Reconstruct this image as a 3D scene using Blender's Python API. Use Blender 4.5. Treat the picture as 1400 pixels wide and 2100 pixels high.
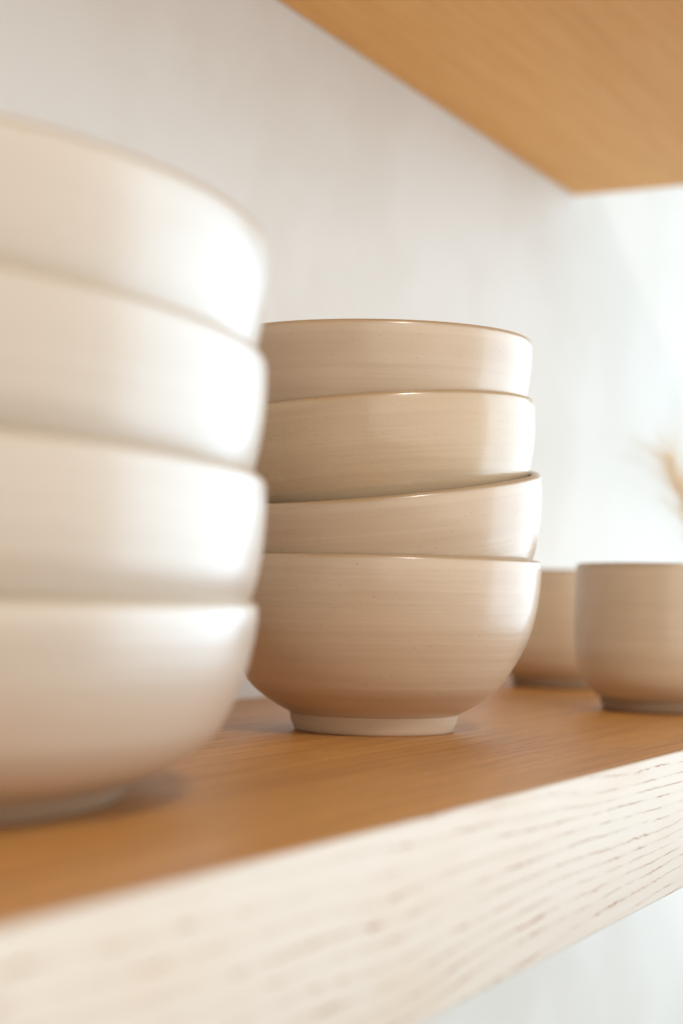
import bpy, bmesh, math, random
from mathutils import Vector, Matrix, noise

scene = bpy.context.scene
for o in list(bpy.data.objects):
    bpy.data.objects.remove(o)
COL = scene.collection
R = math.radians

# ------------------------------------------------------------------ camera
AZ, PITCH, ROLL, CAM_Z = R(27.1), math.atan(173.5 / 3480), 0.02, 0.0498
fwd = Vector((math.cos(PITCH) * math.cos(AZ), math.cos(PITCH) * math.sin(AZ), math.sin(PITCH)))
right = Vector((math.sin(AZ), -math.cos(AZ), 0))
up = right.cross(fwd)
right_r = right * math.cos(ROLL) + up * math.sin(ROLL)
up_r = up * math.cos(ROLL) - right * math.sin(ROLL)
cd = bpy.data.cameras.new('camera')
cam = bpy.data.objects.new('camera', cd)
COL.objects.link(cam)
cam.matrix_world = Matrix((
    (right_r.x, up_r.x, -fwd.x, 0.0),
    (right_r.y, up_r.y, -fwd.y, 0.0),
    (right_r.z, up_r.z, -fwd.z, CAM_Z),
    (0, 0, 0, 1)))
cd.sensor_fit = 'HORIZONTAL'
cd.sensor_width = 24.0
cd.lens = 24.0 * 3480 / 1400
cd.clip_start = 0.01
cd.clip_end = 50
cd.dof.use_dof = True
cd.dof.focus_distance = 0.575
cd.dof.aperture_fstop = 7.0
scene.camera = cam

# ------------------------------------------------------------------ light
world = bpy.data.worlds.new('World')
scene.world = world
world.use_nodes = True
wb = world.node_tree.nodes['Background']
wb.inputs['Color'].default_value = (1.0, 0.89, 0.77, 1)
wb.inputs['Strength'].default_value = 0.28


def area(name, loc, normal, sx, sy, power, col):
    ld = bpy.data.lights.new(name, 'AREA')
    ld.shape = 'RECTANGLE'
    ld.size, ld.size_y = sx, sy
    ld.energy = power
    ld.color = col
    o = bpy.data.objects.new(name, ld)
    COL.objects.link(o)
    n = Vector(normal).normalized()
    o.matrix_world = Matrix.Translation(loc) @ n.to_track_quat('-Z', 'Y').to_matrix().to_4x4()
    return o


# tall window on the room side, further along the shelf
area('window_light', (4.18, -0.66, 0.20), (-0.34, 0.94, 0), 6.0, 1.70, 102, (0.68, 0.86, 1.0))
# added warm fill lamp with no seen source, behind and to the right of the camera
area('fill_light', (-1.0, -2.0, 0.50), (0.1, 1, -0.1), 5.6, 2.2, 38, (1.0, 0.92, 0.82))
# small ceiling lamp behind the camera
area('ceiling_light', (-0.25, -0.75, 1.15), (0.5, 0.7, -0.75), 0.18, 0.18, 8.0, (1.0, 0.95, 0.88))

scene.render.engine = 'CYCLES'
scene.view_settings.view_transform = 'Standard'
scene.view_settings.look = 'None'
scene.view_settings.exposure = 0.28
scene.view_settings.gamma = 1.0
scene.view_settings.use_curve_mapping = False


# ------------------------------------------------------------------ materials
class NT:
    def __init__(self, name):
        self.m = bpy.data.materials.new(name)
        self.m.use_nodes = True
        self.t = self.m.node_tree
        self.b = self.t.nodes['Principled BSDF']

    def n(self, typ, **kw):
        nd = self.t.nodes.new(typ)
        for k, v in kw.items():
            setattr(nd, k, v)
        return nd

    def put(self, sock, v):
        if isinstance(v, bpy.types.NodeSocket):
            self.t.links.new(v, sock)
        else:
            sock.default_value = v

    def math(self, op, a, b=None, c=None):
        nd = self.n('ShaderNodeMath', operation=op)
        self.put(nd.inputs[0], a)
        if b is not None:
            self.put(nd.inputs[1], b)
        if c is not None:
            self.put(nd.inputs[2], c)
        return nd.outputs[0]

    def coords(self, scale=(1, 1, 1), src='Object'):
        tc = self.n('ShaderNodeTexCoord')
        mp = self.n('ShaderNodeMapping')
        self.t.links.new(tc.outputs[src], mp.inputs[0])
        mp.inputs['Scale'].default_value = scale
        return mp.outputs[0]

    def noise(self, vec, scale, detail=3, rough=0.55, w=None):
        nd = self.n('ShaderNodeTexNoise')
        if w is not None:
            nd.noise_dimensions = '4D'
            self.put(nd.inputs['W'], w)
        self.t.links.new(vec, nd.inputs['Vector'])
        nd.inputs['Scale'].default_value = scale
        nd.inputs['Detail'].default_value = detail
        nd.inputs['Roughness'].default_value = rough
        return nd.outputs[0]

    def smooth(self, v, lo, hi, a=0.0, b=1.0):
        nd = self.n('ShaderNodeMapRange', interpolation_type='SMOOTHSTEP')
        self.put(nd.inputs[0], v)
        for i, x in enumerate((lo, hi, a, b)):
            nd.inputs[i + 1].default_value = x
        return nd.outputs[0]

    def mix(self, fac, a, b, mode='MIX'):
        nd = self.n('ShaderNodeMix', data_type='RGBA', blend_type=mode)
        self.put(nd.inputs[0], fac)
        for s, v in ((nd.inputs[6], a), (nd.inputs[7], b)):
            if isinstance(v, tuple):
                v = (*v, 1) if len(v) == 3 else v
            self.put(s, v)
        return nd.outputs[2]

    def bump(self, h, strength, dist):
        nd = self.n('ShaderNodeBump')
        self.put(nd.inputs['Height'], h)
        nd.inputs['Strength'].default_value = strength
        nd.inputs['Distance'].default_value = dist
        self.t.links.new(nd.outputs[0], self.b.inputs['Normal'])

    def out(self, col, rough, spec=0.5):
        self.put(self.b.inputs['Base Color'], (*col, 1) if isinstance(col, tuple) else col)
        self.put(self.b.inputs['Roughness'], rough)
        self.b.inputs['Specular IOR Level'].default_value = spec
        return self.m


def mat_glaze(name, base, dark, rim_col, height, rough=0.32, streak=1.0, coat=0.36, coat_rough=0.15):
    """Hand-thrown glaze: faint throwing rings, cloudy tone, thinner and browner over the lip."""
    s = NT(name)
    info = s.n('ShaderNodeObjectInfo').outputs['Random']
    w = s.math('MULTIPLY', info, 37.0)
    v = s.coords((5, 5, 300))
    ring = s.noise(v, 1.0, 4, 0.6, w)
    v2 = s.coords((26, 26, 85))
    cloud = s.noise(v2, 1.0, 4, 0.6, w)
    v3 = s.coords((1, 1, 1))
    speck = s.noise(v3, 900.0, 2, 0.5, w)
    f1 = s.smooth(ring, 0.32, 0.7)
    f2 = s.smooth(cloud, 0.3, 0.7)
    f = s.math('ADD', s.math('MULTIPLY', f1, 0.42 * streak), s.math('MULTIPLY', f2, 0.30 * streak))
    c = s.mix(f, base, dark)
    c = s.mix(s.math('MULTIPLY', s.smooth(speck, 0.66, 0.74), 0.45), c, rim_col)
    sep = s.n('ShaderNodeSeparateXYZ')
    s.t.links.new(v3, sep.inputs[0])
    lip = s.smooth(s.math('ADD', sep.outputs[2], s.math('MULTIPLY', cloud, 0.0012)), height - 0.0022 + 0.0006, height + 0.0006)
    c = s.mix(s.math('MULTIPLY', lip, 0.85), c, rim_col)  # brown lip glaze, strengthened to paint the crevice shadow between stacked bowls
    bh = s.math('ADD', ring, s.math('MULTIPLY', cloud, 0.8))
    s.bump(bh, 0.6, 0.0003)
    r = s.math('ADD', s.math('MULTIPLY', f2, 0.08), rough)
    s.b.inputs['IOR'].default_value = 1.6
    s.b.inputs['Coat Weight'].default_value = coat
    s.b.inputs['Coat Roughness'].default_value = coat_rough
    s.b.inputs['Coat IOR'].default_value = 1.55
    return s.out(c, r, 0.6)


def mat_clay(name, col):
    s = NT(name)
    v = s.coords((1, 1, 1))
    n = s.noise(s.coords((25, 25, 300)), 1.0, 4)
    c = s.mix(s.smooth(n, 0.35, 0.7), col, tuple(x * 0.90 for x in col))
    s.bump(n, 0.2, 0.0001)
    return s.out(c, 0.75, 0.3)


def mat_wood(name, light, dark, rough, pore=1.0):
    s = NT(name)
    v = s.coords((1.3, 26, 26))
    big = s.noise(v, 1.0, 4, 0.55)
    v2 = s.coords((9, 260, 260))
    fine = s.noise(v2, 1.0, 4, 0.65)
    v3 = s.coords((60, 1500, 1500))
    por = s.noise(v3, 1.0, 2, 0.5)
    v4 = s.coords((2, 3, 3))
    blot = s.noise(v4, 2.2, 3)
    f = s.math('ADD', s.math('MULTIPLY', s.smooth(big, 0.3, 0.7), 0.45), s.math('MULTIPLY', s.smooth(fine, 0.36, 0.66), 0.55))
    f = s.math('ADD', f, s.math('MULTIPLY', s.smooth(blot, 0.35, 0.65), 0.15))
    c = s.mix(f, light, dark)
    pm = s.smooth(por, 0.62, 0.72)
    c = s.mix(s.math('MULTIPLY', pm, 0.55 * pore), c, tuple(x * 0.5 for x in dark))
    flk = s.noise(s.coords((500, 1100, 1100)), 1.0, 2, 0.5)
    fm = s.smooth(flk, 0.69, 0.75)
    c = s.mix(s.math('MULTIPLY', fm, 0.45 * pore), c, tuple(min(1, x * 1.7 + 0.06) for x in light))
    h = s.math('SUBTRACT', s.math('MULTIPLY', fine, 0.6), s.math('MULTIPLY', pm, 0.6 * pore))
    s.bump(h, 1.0, 0.0006)
    r = s.math('ADD', s.math('MULTIPLY', fine, 0.15), rough)
    return s.out(c, r, 0.45)


def mat_edge():
    """Open-pored shelf front, daylight glare painted in as a paler colour: rows of broken brown pores fanning along the length."""
    s = NT('daylit_edge_wood')
    v = s.coords((1, 1, 1))
    sep = s.n('ShaderNodeSeparateXYZ')
    s.t.links.new(v, sep.inputs[0])
    x, z = sep.outputs[0], sep.outputs[2]
    slow = s.noise(s.coords((7, 7, 22)), 1.0, 2)
    jit = s.noise(s.coords((330, 330, 500)), 1.0, 3)
    den = s.math('MAXIMUM', s.math('MULTIPLY_ADD', x, -2.2, 2.21), 0.35)
    u = s.math('DIVIDE', s.math('ADD', z, 0.021), den)
    u = s.math('ADD', u, s.math('MULTIPLY', slow, 0.008))
    mid = s.noise(s.coords((4, 4, 130)), 1.0, 2)
    u = s.math('ADD', u, s.math('MULTIPLY', mid, 0.0032))
    u = s.math('ADD', u, s.math('MULTIPLY', jit, 0.0014))
    q = s.math('DIVIDE', u, 0.0032)
    row = s.math('FLOOR', q)
    fr = s.math('ABSOLUTE', s.math('SUBTRACT', s.math('FRACT', q), 0.5))
    cmb = s.n('ShaderNodeCombineXYZ')
    s.put(cmb.inputs[0], s.math('MULTIPLY', x, 46.0))
    s.put(cmb.inputs[1], s.math('MULTIPLY', row, 3.7))
    dash = s.noise(cmb.outputs[0], 1.0, 3, 0.65)
    wid = s.smooth(dash, 0.38, 0.78, 0.0, 0.066)
    line = s.math('LESS_THAN', fr, wid)
    soft = s.smooth(fr, 0.02, 0.32, 1.0, 0.0)
    fine = s.noise(s.coords((10, 10, 700)), 1.0, 3)
    blot = s.noise(s.coords((14, 14, 40)), 1.0, 3)
    c = s.mix(s.math('MULTIPLY', s.smooth(fine, 0.35, 0.7), 0.5), (0.69, 0.62, 0.54), (0.65, 0.565, 0.47))  # pale base stands in for daylight washing out the shelf wood
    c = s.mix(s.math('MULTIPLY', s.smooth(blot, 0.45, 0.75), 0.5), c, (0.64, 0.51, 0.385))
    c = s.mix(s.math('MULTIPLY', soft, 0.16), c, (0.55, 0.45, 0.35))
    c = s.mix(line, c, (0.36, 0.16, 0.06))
    s.bump(s.math('SUBTRACT', s.math('MULTIPLY', fine, 0.2), line), 0.5, 0.0003)
    return s.out(c, 0.55, 0.35)


def mat_wall(name, col):
    s = NT(name)
    v = s.coords((1, 1, 1))
    a = s.noise(v, 9, 4)
    b = s.noise(v, 160, 3)
    c = s.mix(s.smooth(a, 0.42, 0.62), col, (col[0] * 0.955, col[1] * 0.94, col[2] * 0.92))
    s.bump(s.math('ADD', s.math('MULTIPLY', a, 1.0), s.math('MULTIPLY', b, 0.12)), 0.3, 0.002)
    return s.out(c, 0.6, 0.35)


def mat_plain(name, col, rough=0.7, scale=60):
    s = NT(name)
    n = s.noise(s.coords((1, 1, 1)), scale, 4)
    c = s.mix(s.smooth(n, 0.3, 0.7), col, tuple(x * 0.85 for x in col))
    return s.out(c, rough, 0.3)


RICE_H, WIDE_H, CUP_H = 0.0645, 0.0484, 0.0675
M_RICE = mat_glaze('beige_glaze', (0.61, 0.485, 0.36), (0.51, 0.385, 0.265), (0.36, 0.23, 0.11), RICE_H, 0.30)
M_RICE_B = mat_glaze('ochre_beige_glaze', (0.59, 0.46, 0.31), (0.50, 0.37, 0.235), (0.36, 0.23, 0.11), RICE_H, 0.24)
M_WIDE = mat_glaze('cream_glaze', (0.58, 0.50, 0.415), (0.53, 0.445, 0.355), (0.46, 0.35, 0.22), WIDE_H, 0.30, 0.8, 0.65, 0.27)
M_CUP = mat_glaze('tan_glaze', (0.62, 0.50, 0.36), (0.52, 0.40, 0.275), (0.30, 0.19, 0.10), CUP_H, 0.36)
M_CLAY = mat_clay('bare_clay', (0.62, 0.50, 0.37))
M_CLAY_W = mat_clay('shaded_clay', (0.36, 0.255, 0.165))  # clay darkened to paint in the shade on the wide bowls' foot
M_CLAY_D = mat_clay('grey_clay', (0.30, 0.215, 0.145))
M_TOP = mat_wood('oiled_oak', (0.62, 0.295, 0.072), (0.40, 0.165, 0.035), 0.32)
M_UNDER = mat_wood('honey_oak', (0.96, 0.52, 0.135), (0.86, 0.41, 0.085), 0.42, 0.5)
M_EDGE = mat_edge()
M_WALL = mat_wall('white_plaster', (0.69, 0.66, 0.61))


# ------------------------------------------------------------------ mesh helpers
def link(name, me, mat, parent=None):
    o = bpy.data.objects.new(name, me)
    COL.objects.link(o)
    if mat:
        me.materials.append(mat)
    if parent:
        o.parent = parent
    return o


def box_mesh(name, lo, hi, bevel=0.0, seg=3, edges=None):
    bm = bmesh.new()
    bmesh.ops.create_cube(bm, size=1)
    for v in bm.verts:
        for k in range(3):
            v.co[k] = lo[k] if v.co[k] < 0 else hi[k]
    if bevel:
        es = [e for e in bm.edges if edges is None or edges(e)]
        bmesh.ops.bevel(bm, geom=es, offset=bevel, segments=seg, affect='EDGES', profile=0.5)
    me = bpy.data.meshes.new(name)
    bm.to_mesh(me)
    bm.free()
    for p in me.polygons:
        p.use_smooth = bool(bevel)
    if bevel:
        me.set_sharp_from_angle(angle=R(50))
    return me


def catmull(pts, sub):
    out = []
    n = len(pts)
    for i in range(n - 1):
        p0 = Vector(pts[max(i - 1, 0)]); p1 = Vector(pts[i]); p2 = Vector(pts[i + 1]); p3 = Vector(pts[min(i + 2, n - 1)])
        for k in range(sub):
            t = k / sub
            out.append(0.5 * ((2 * p1) + (p2 - p0) * t + (2 * p0 - 5 * p1 + 4 * p2 - p3) * t * t + (3 * p1 - p0 - 3 * p2 + p3) * t ** 3))
    out.append(Vector(pts[-1]))
    return [(p.x, p.y) for p in out]


def lathe_mesh(name, prof, seg=160, seed=0.0, wob=0.0):
    """prof: (r, z) pairs; r = 0 ends close to a pole."""
    verts, faces, rows = [], [], []
    for r, z in prof:
        if r < 1e-6:
            rows.append([len(verts)])
            verts.append((0, 0, z))
        else:
            row = []
            for i in range(seg):
                a = 2 * math.pi * i / seg
                k = 1 + wob * (math.sin(2 * a + seed) + 0.6 * math.sin(3 * a + 2.1 * seed))
                dz = wob * 0.02 * math.sin(2 * a + 1.3 + seed) * (z / 0.06)
                row.append(len(verts))
                verts.append((r * k * math.cos(a), r * k * math.sin(a), z + dz))
            rows.append(row)
    for a, b in zip(rows, rows[1:]):
        for i in range(seg):
            j = (i + 1) % seg
            if len(a) == 1 and len(b) == 1:
                continue
            if len(a) == 1:
                faces.append((a[0], b[j], b[i]))
            elif len(b) == 1:
                faces.append((a[i], a[j], b[0]))
            else:
                faces.append((a[i], a[j], b[j], b[i]))
    me = bpy.data.meshes.new(name)
    me.from_pydata(verts, [], faces)
    bm = bmesh.new()
    bm.from_mesh(me)
    bmesh.ops.recalc_face_normals(bm, faces=bm.faces)
    bm.to_mesh(me)
    bm.free()
    for p in me.polygons:
        p.use_smooth = True
    return me


def vessel_profile(outer, lip_r, lip_t, floor_in, floor_r):
    """outer: base to just under the lip; lip_t wall thickness; inside follows the outer wall."""
    o = catmull(outer, 8)
    r0, z0 = o[-1]
    lip = []
    for k in range(1, 12):
        a = math.pi * k / 12
        lip.append((r0 - lip_t / 2 + lip_t / 2 * math.cos(a), z0 + lip_r * math.sin(a)))
    inner = [(r - lip_t, z) for r, z in outer if z > floor_in + 0.006 and r > floor_r]
    inner = [(floor_r * 0.5, floor_in), (floor_r, floor_in + 0.0025)] + inner
    inn = catmull(inner, 6)[::-1]
    return [(0.0, outer[0][1])] + o + lip + inn + [(0.0, floor_in - 0.0003)]


def foot_profile(r_top, r_base, h_top, thick):
    c = 0.0011
    return [(r_top, h_top), (r_top * 0.55 + r_base * 0.45, h_top * 0.5), (r_base, c * 1.6), (r_base - 0.0003, c * 0.7), (r_base - c, 0.0),
            (r_base - thick + c, 0.0), (r_base - thick, c), (r_base - thick - 0.0006, h_top * 0.92), (r_base - thick - 0.0006, h_top), (r_top, h_top)]


def thing(name, label, cat, group=None):
    o = bpy.data.objects.new(name, None)
    o.empty_display_size = 0.03
    COL.objects.link(o)
    o['label'] = label
    o['category'] = cat
    if group:
        o['group'] = group
    return o


def tag_setting(o, label):
    o['kind'] = 'structure'
    o['label'] = label
    return o


# ------------------------------------------------------------------ setting
X0, X1 = -0.45, 1.17            # shelf length
YF, YB = 0.158, 0.4125          # front edge, back wall
UP = 0.3465                     # underside of the upper shelf

wall = link('back_wall', box_mesh('back_wall', (X0, YB, -1.0), (4.5, YB + 0.08, 1.2)), M_WALL)
tag_setting(wall, 'white plastered wall behind the shelves')


def shelf(name, z_top, th, top_mat, label):
    board = link(name, box_mesh(name, (X0, YF + 0.0015, z_top - th), (X1, YB - 0.0005, z_top)), top_mat)
    tag_setting(board, label)

    def top_edge(e):
        return all(abs(v.co.y - YF) < 1e-6 for v in e.verts) and abs(e.verts[0].co.z - e.verts[1].co.z) < 1e-6
    strip = link('daylit_front_face', box_mesh('daylit_front_face', (X0, YF, z_top - th - 0.0004), (X1, YF + 0.0014, z_top + 0.0001), 0.0007, 3, top_edge), M_EDGE, board)  # thin facing added to hold the front's painted-in daylight
    strip['label'] = 'open-grained wooden front of the shelf, daylight glare painted into its pale colour'
    return board


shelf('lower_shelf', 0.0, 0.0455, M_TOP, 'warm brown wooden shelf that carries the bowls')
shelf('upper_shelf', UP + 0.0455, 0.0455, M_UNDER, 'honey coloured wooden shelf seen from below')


# ------------------------------------------------------------------ rice bowls (tall stack)
rice_outer = [(0.0300, 0.0060), (0.0318, 0.0068), (0.0388, 0.0108), (0.0458, 0.0163), (0.0516, 0.0243),
              (0.0568, 0.0343), (0.0597, 0.0441), (0.0611, 0.0530), (0.0616, 0.0600), (0.0615, 0.0628)]


def make_vessel(name, label, cat, group, outer, foot, mats, lip_h, wall_t, floor_in, floor_r, seed, wob=0.0012):
    t = thing(name, label, cat, group)
    link('body', lathe_mesh('body', vessel_profile(outer, lip_h, wall_t, floor_in, floor_r), 160, seed, wob), mats[0], t)
    link('foot_ring', lathe_mesh('foot_ring', foot_profile(*foot), 120, seed, wob * 0.5), mats[1], t)
    return t


def place(t, x, y, z_rim, height, tilt_right=0.0, tilt_front=0.0, spin=0.0, pivot=0.054):
    """Tilts turn the bowl about a point on its axis; tilt_right lifts the side away from the room's left."""
    rt = Vector((right.x, right.y, 0))
    fr = Vector((-math.cos(AZ), -math.sin(AZ), 0))
    n = (Vector((0, 0, 1)) - rt * math.tan(tilt_right) - fr * math.tan(tilt_front)).normalized()
    q = Vector((0, 0, 1)).rotation_difference(n).to_matrix().to_4x4()
    t.matrix_world = Matrix.Translation((x, y, z_rim - height)) @ Matrix.Translation((0, 0, pivot)) @ q @ Matrix.Translation((0, 0, -pivot)) @ Matrix.Rotation(spin, 4, 'Z')


SX, SY = 0.5745, 0.2787
rice_specs = [
    # label, mat, dx along image right, rim height, tilts
    ('beige glazed rice bowl standing on its foot ring, lowest of the small stack', M_RICE, 0.0000, 0.0645, 0.0, 0.0),
    ('beige glazed rice bowl tipped forward, second from the bottom of the small stack', M_RICE, 0.0004, 0.0918, R(6.2), R(-7.2)),
    ('ochre beige rice bowl, second from the top of the small stack', M_RICE_B, -0.0026, 0.1196, R(4.8), R(0.4)),
    ('beige glazed rice bowl on top of the small stack', M_RICE, -0.0046, 0.1464, R(0.5), R(-1.0)),
]
for i, (lab, m, dx, zr, tr, tf) in enumerate(rice_specs):
    t = make_vessel('rice_bowl', lab, 'bowl', 'rice bowls in the small stack', rice_outer,
                    (0.0316, 0.0302, 0.0066, 0.0048), (m, M_CLAY), 0.0017, 0.0034, 0.0105, 0.026, 1.7 * i)
    place(t, SX + right.x * dx, SY + right.y * dx, zr, RICE_H, tr, tf, 1.3 * i)

# ------------------------------------------------------------------ wide bowls (near stack)
wide_outer = [(0.0760, 0.0040), (0.0785, 0.0046), (0.0870, 0.0078), (0.0935, 0.0118), (0.0985, 0.0165), (0.1020, 0.0225),
              (0.1050, 0.0300), (0.1068, 0.0375), (0.1077, 0.0430), (0.1078, 0.0458)]
wide_full = [(0.0760, 0.0040), (0.0790, 0.0046), (0.0890, 0.0075), (0.0978, 0.0112), (0.1030, 0.0158), (0.1056, 0.0215),
             (0.1070, 0.0285), (0.1077, 0.0355), (0.1079, 0.0415), (0.1077, 0.0458)]
wide_specs = [
    ('wide cream bowl resting on the shelf, lowest of the large stack', 0.0484, 0.0, 0.0, 0.0),
    ('wide cream bowl, second from the bottom of the large stack', 0.0790, 0.0014, R(-0.4), R(1.4)),
    ('wide cream bowl, second from the top of the large stack', 0.1100, 0.0012, R(-1.5), R(2.5)),
    ('wide cream bowl on top of the large stack', 0.1394, 0.0012, R(-1.9), R(2.2)),
]
for i, (lab, zr, dx, tr, tf) in enumerate(wide_specs):
    t = make_vessel('wide_bowl', lab, 'bowl', 'wide bowls in the large stack', wide_full if i else wide_outer,
                    (0.0775, 0.0765, 0.0044, 0.0060), (M_WIDE, M_CLAY_W), 0.0025, 0.0042, 0.0100, 0.068, 0.9 + 2.1 * i, 0.0006)
    place(t, 0.3055 + right.x * dx, 0.2995 + right.y * dx, zr, WIDE_H, tr, tf, 0.8 * i)

# ------------------------------------------------------------------ cups
cup_outer = [(0.0262, 0.0048), (0.0282, 0.0060), (0.0325, 0.0095), (0.0365, 0.0150), (0.0390, 0.0225),
             (0.0400, 0.0320), (0.0402, 0.0450), (0.0399, 0.0580), (0.0396, 0.0660)]
for i, (lab, x, y) in enumerate((
        ('tan handleless cup standing alone beside the front edge of the shelf', 0.768, 0.2255),
        ('tan handleless cup half hidden between the small bowl stack and another cup', 0.938, 0.336))):
    t = make_vessel('cup', lab, 'cup', 'tan cups on the shelf', cup_outer,
                    (0.0278, 0.0270, 0.0055, 0.0045), (M_CUP, M_CLAY_D), 0.0015, 0.0030, 0.0090, 0.024, 3.0 * i)
    place(t, x, y, CUP_H, CUP_H, 0, 0, 2.0 * i)

# ------------------------------------------------------------------ dried grass in a small vase behind the cups
VX, VY = 1.08, 0.284
t = make_vessel('vase', 'small cream vase standing behind the tan cup, holding a dried plume', 'vase', None,
                [(0.0200, 0.0040), (0.0225, 0.0050), (0.0285, 0.0110), (0.0310, 0.0230), (0.0290, 0.0380), (0.0225, 0.0510), (0.0170, 0.0590), (0.0172, 0.0650)],
                (0.0215, 0.0210, 0.0048, 0.0040), (M_WIDE, M_CLAY), 0.0012, 0.0024, 0.0080, 0.017, 0.4)
t.location = (VX, VY, 0)
M_PLUME = mat_plain('dried_plume', (0.88, 0.70, 0.46), 0.8, 90)
_nt = M_PLUME.node_tree
_tr = _nt.nodes.new('ShaderNodeBsdfTranslucent')
_tr.inputs[0].default_value = (0.92, 0.76, 0.52, 1)
_mx = _nt.nodes.new('ShaderNodeMixShader')
_mx.inputs[0].default_value = 0.55
_nt.links.new(_nt.nodes['Principled BSDF'].outputs[0], _mx.inputs[1])
_nt.links.new(_tr.outputs[0], _mx.inputs[2])
_nt.links.new(_mx.outputs[0], _nt.nodes['Material Output'].inputs[0])
M_STEM = mat_plain('dry_stem', (0.86, 0.72, 0.52), 0.7, 90)
rng = random.Random(5)


def dried_grass(label, pts, start, count, length, mat, seed):
    rg = random.Random(seed)
    path = [Vector(p) for p in pts]
    fine = []
    n = len(path)
    for i in range(n - 1):
        p0, p1, p2, p3 = path[max(i - 1, 0)], path[i], path[i + 1], path[min(i + 2, n - 1)]
        for k in range(10):
            q = k / 10
            fine.append(0.5 * ((2 * p1) + (p2 - p0) * q + (2 * p0 - 5 * p1 + 4 * p2 - p3) * q * q + (3 * p1 - p0 - 3 * p2 + p3) * q ** 3))
    fine.append(path[-1])
    base = fine[0]
    root = thing('dried_plume', label, 'plume')
    root.location = base
    vs, fs = [], []
    for i, p in enumerate(fine):
        r = 0.0004 * (1 - 0.6 * i / len(fine))
        for k in range(6):
            a = k * math.pi / 3
            vs.append((p.x - base.x + r * math.cos(a), p.y - base.y + r * math.sin(a), p.z - base.z))
    for i in range(len(fine) - 1):
        for k in range(6):
            j = (k + 1) % 6
            fs.append((i * 6 + k, i * 6 + j, i * 6 + 6 + j, i * 6 + 6 + k))
    me = bpy.data.meshes.new('stem')
    me.from_pydata(vs, [], fs)
    link('stem', me, M_STEM, root)
    vs, fs = [], []
    for _ in range(count):
        u = start + (1 - start) * rg.random() ** 0.9
        i = min(int(u * (len(fine) - 1)), len(fine) - 2)
        p = fine[i].lerp(fine[i + 1], u * (len(fine) - 1) - i) - base
        ax = (fine[i + 1] - fine[i]).normalized()
        side = Vector((rg.gauss(0, 1), rg.gauss(0, 1), rg.gauss(0, 1)))
        side = (side - ax * side.dot(ax)).normalized()
        env = math.sin(math.pi * min(1, 0.12 + 0.88 * (1 - (u - start) / (1 - start)))) ** 0.6
        ln = length * (0.5 + 0.7 * rg.random()) * (0.35 + 0.65 * env)
        w = ax.cross(side) * 0.00024
        prev = None
        for k in range(5):
            q = k / 4
            c = p + ax * ln * q + side * ln * (0.40 * q + 0.30 * q * q) + Vector((0, 0, -0.25 * ln * q * q))
            a = len(vs)
            ww = w * (1.15 - q)
            vs += [c - ww, c + ww]
            if prev is not None:
                fs.append((prev, prev + 1, a + 1, a))
            prev = a
    me = bpy.data.meshes.new('plume')
    me.from_pydata(vs, [], fs)
    link('plume', me, mat, root)
    return root


dried_grass('orange tan dried plume leaning out of the vase behind the cup',
            [(VX, VY - 0.004, 0.010), (VX, VY + 0.004, 0.070), (VX, 0.2960, 0.098), (VX + 0.004, 0.3050, 0.120), (VX + 0.01, 0.3150, 0.142)],
            0.25, 260, 0.052, M_PLUME, 3)
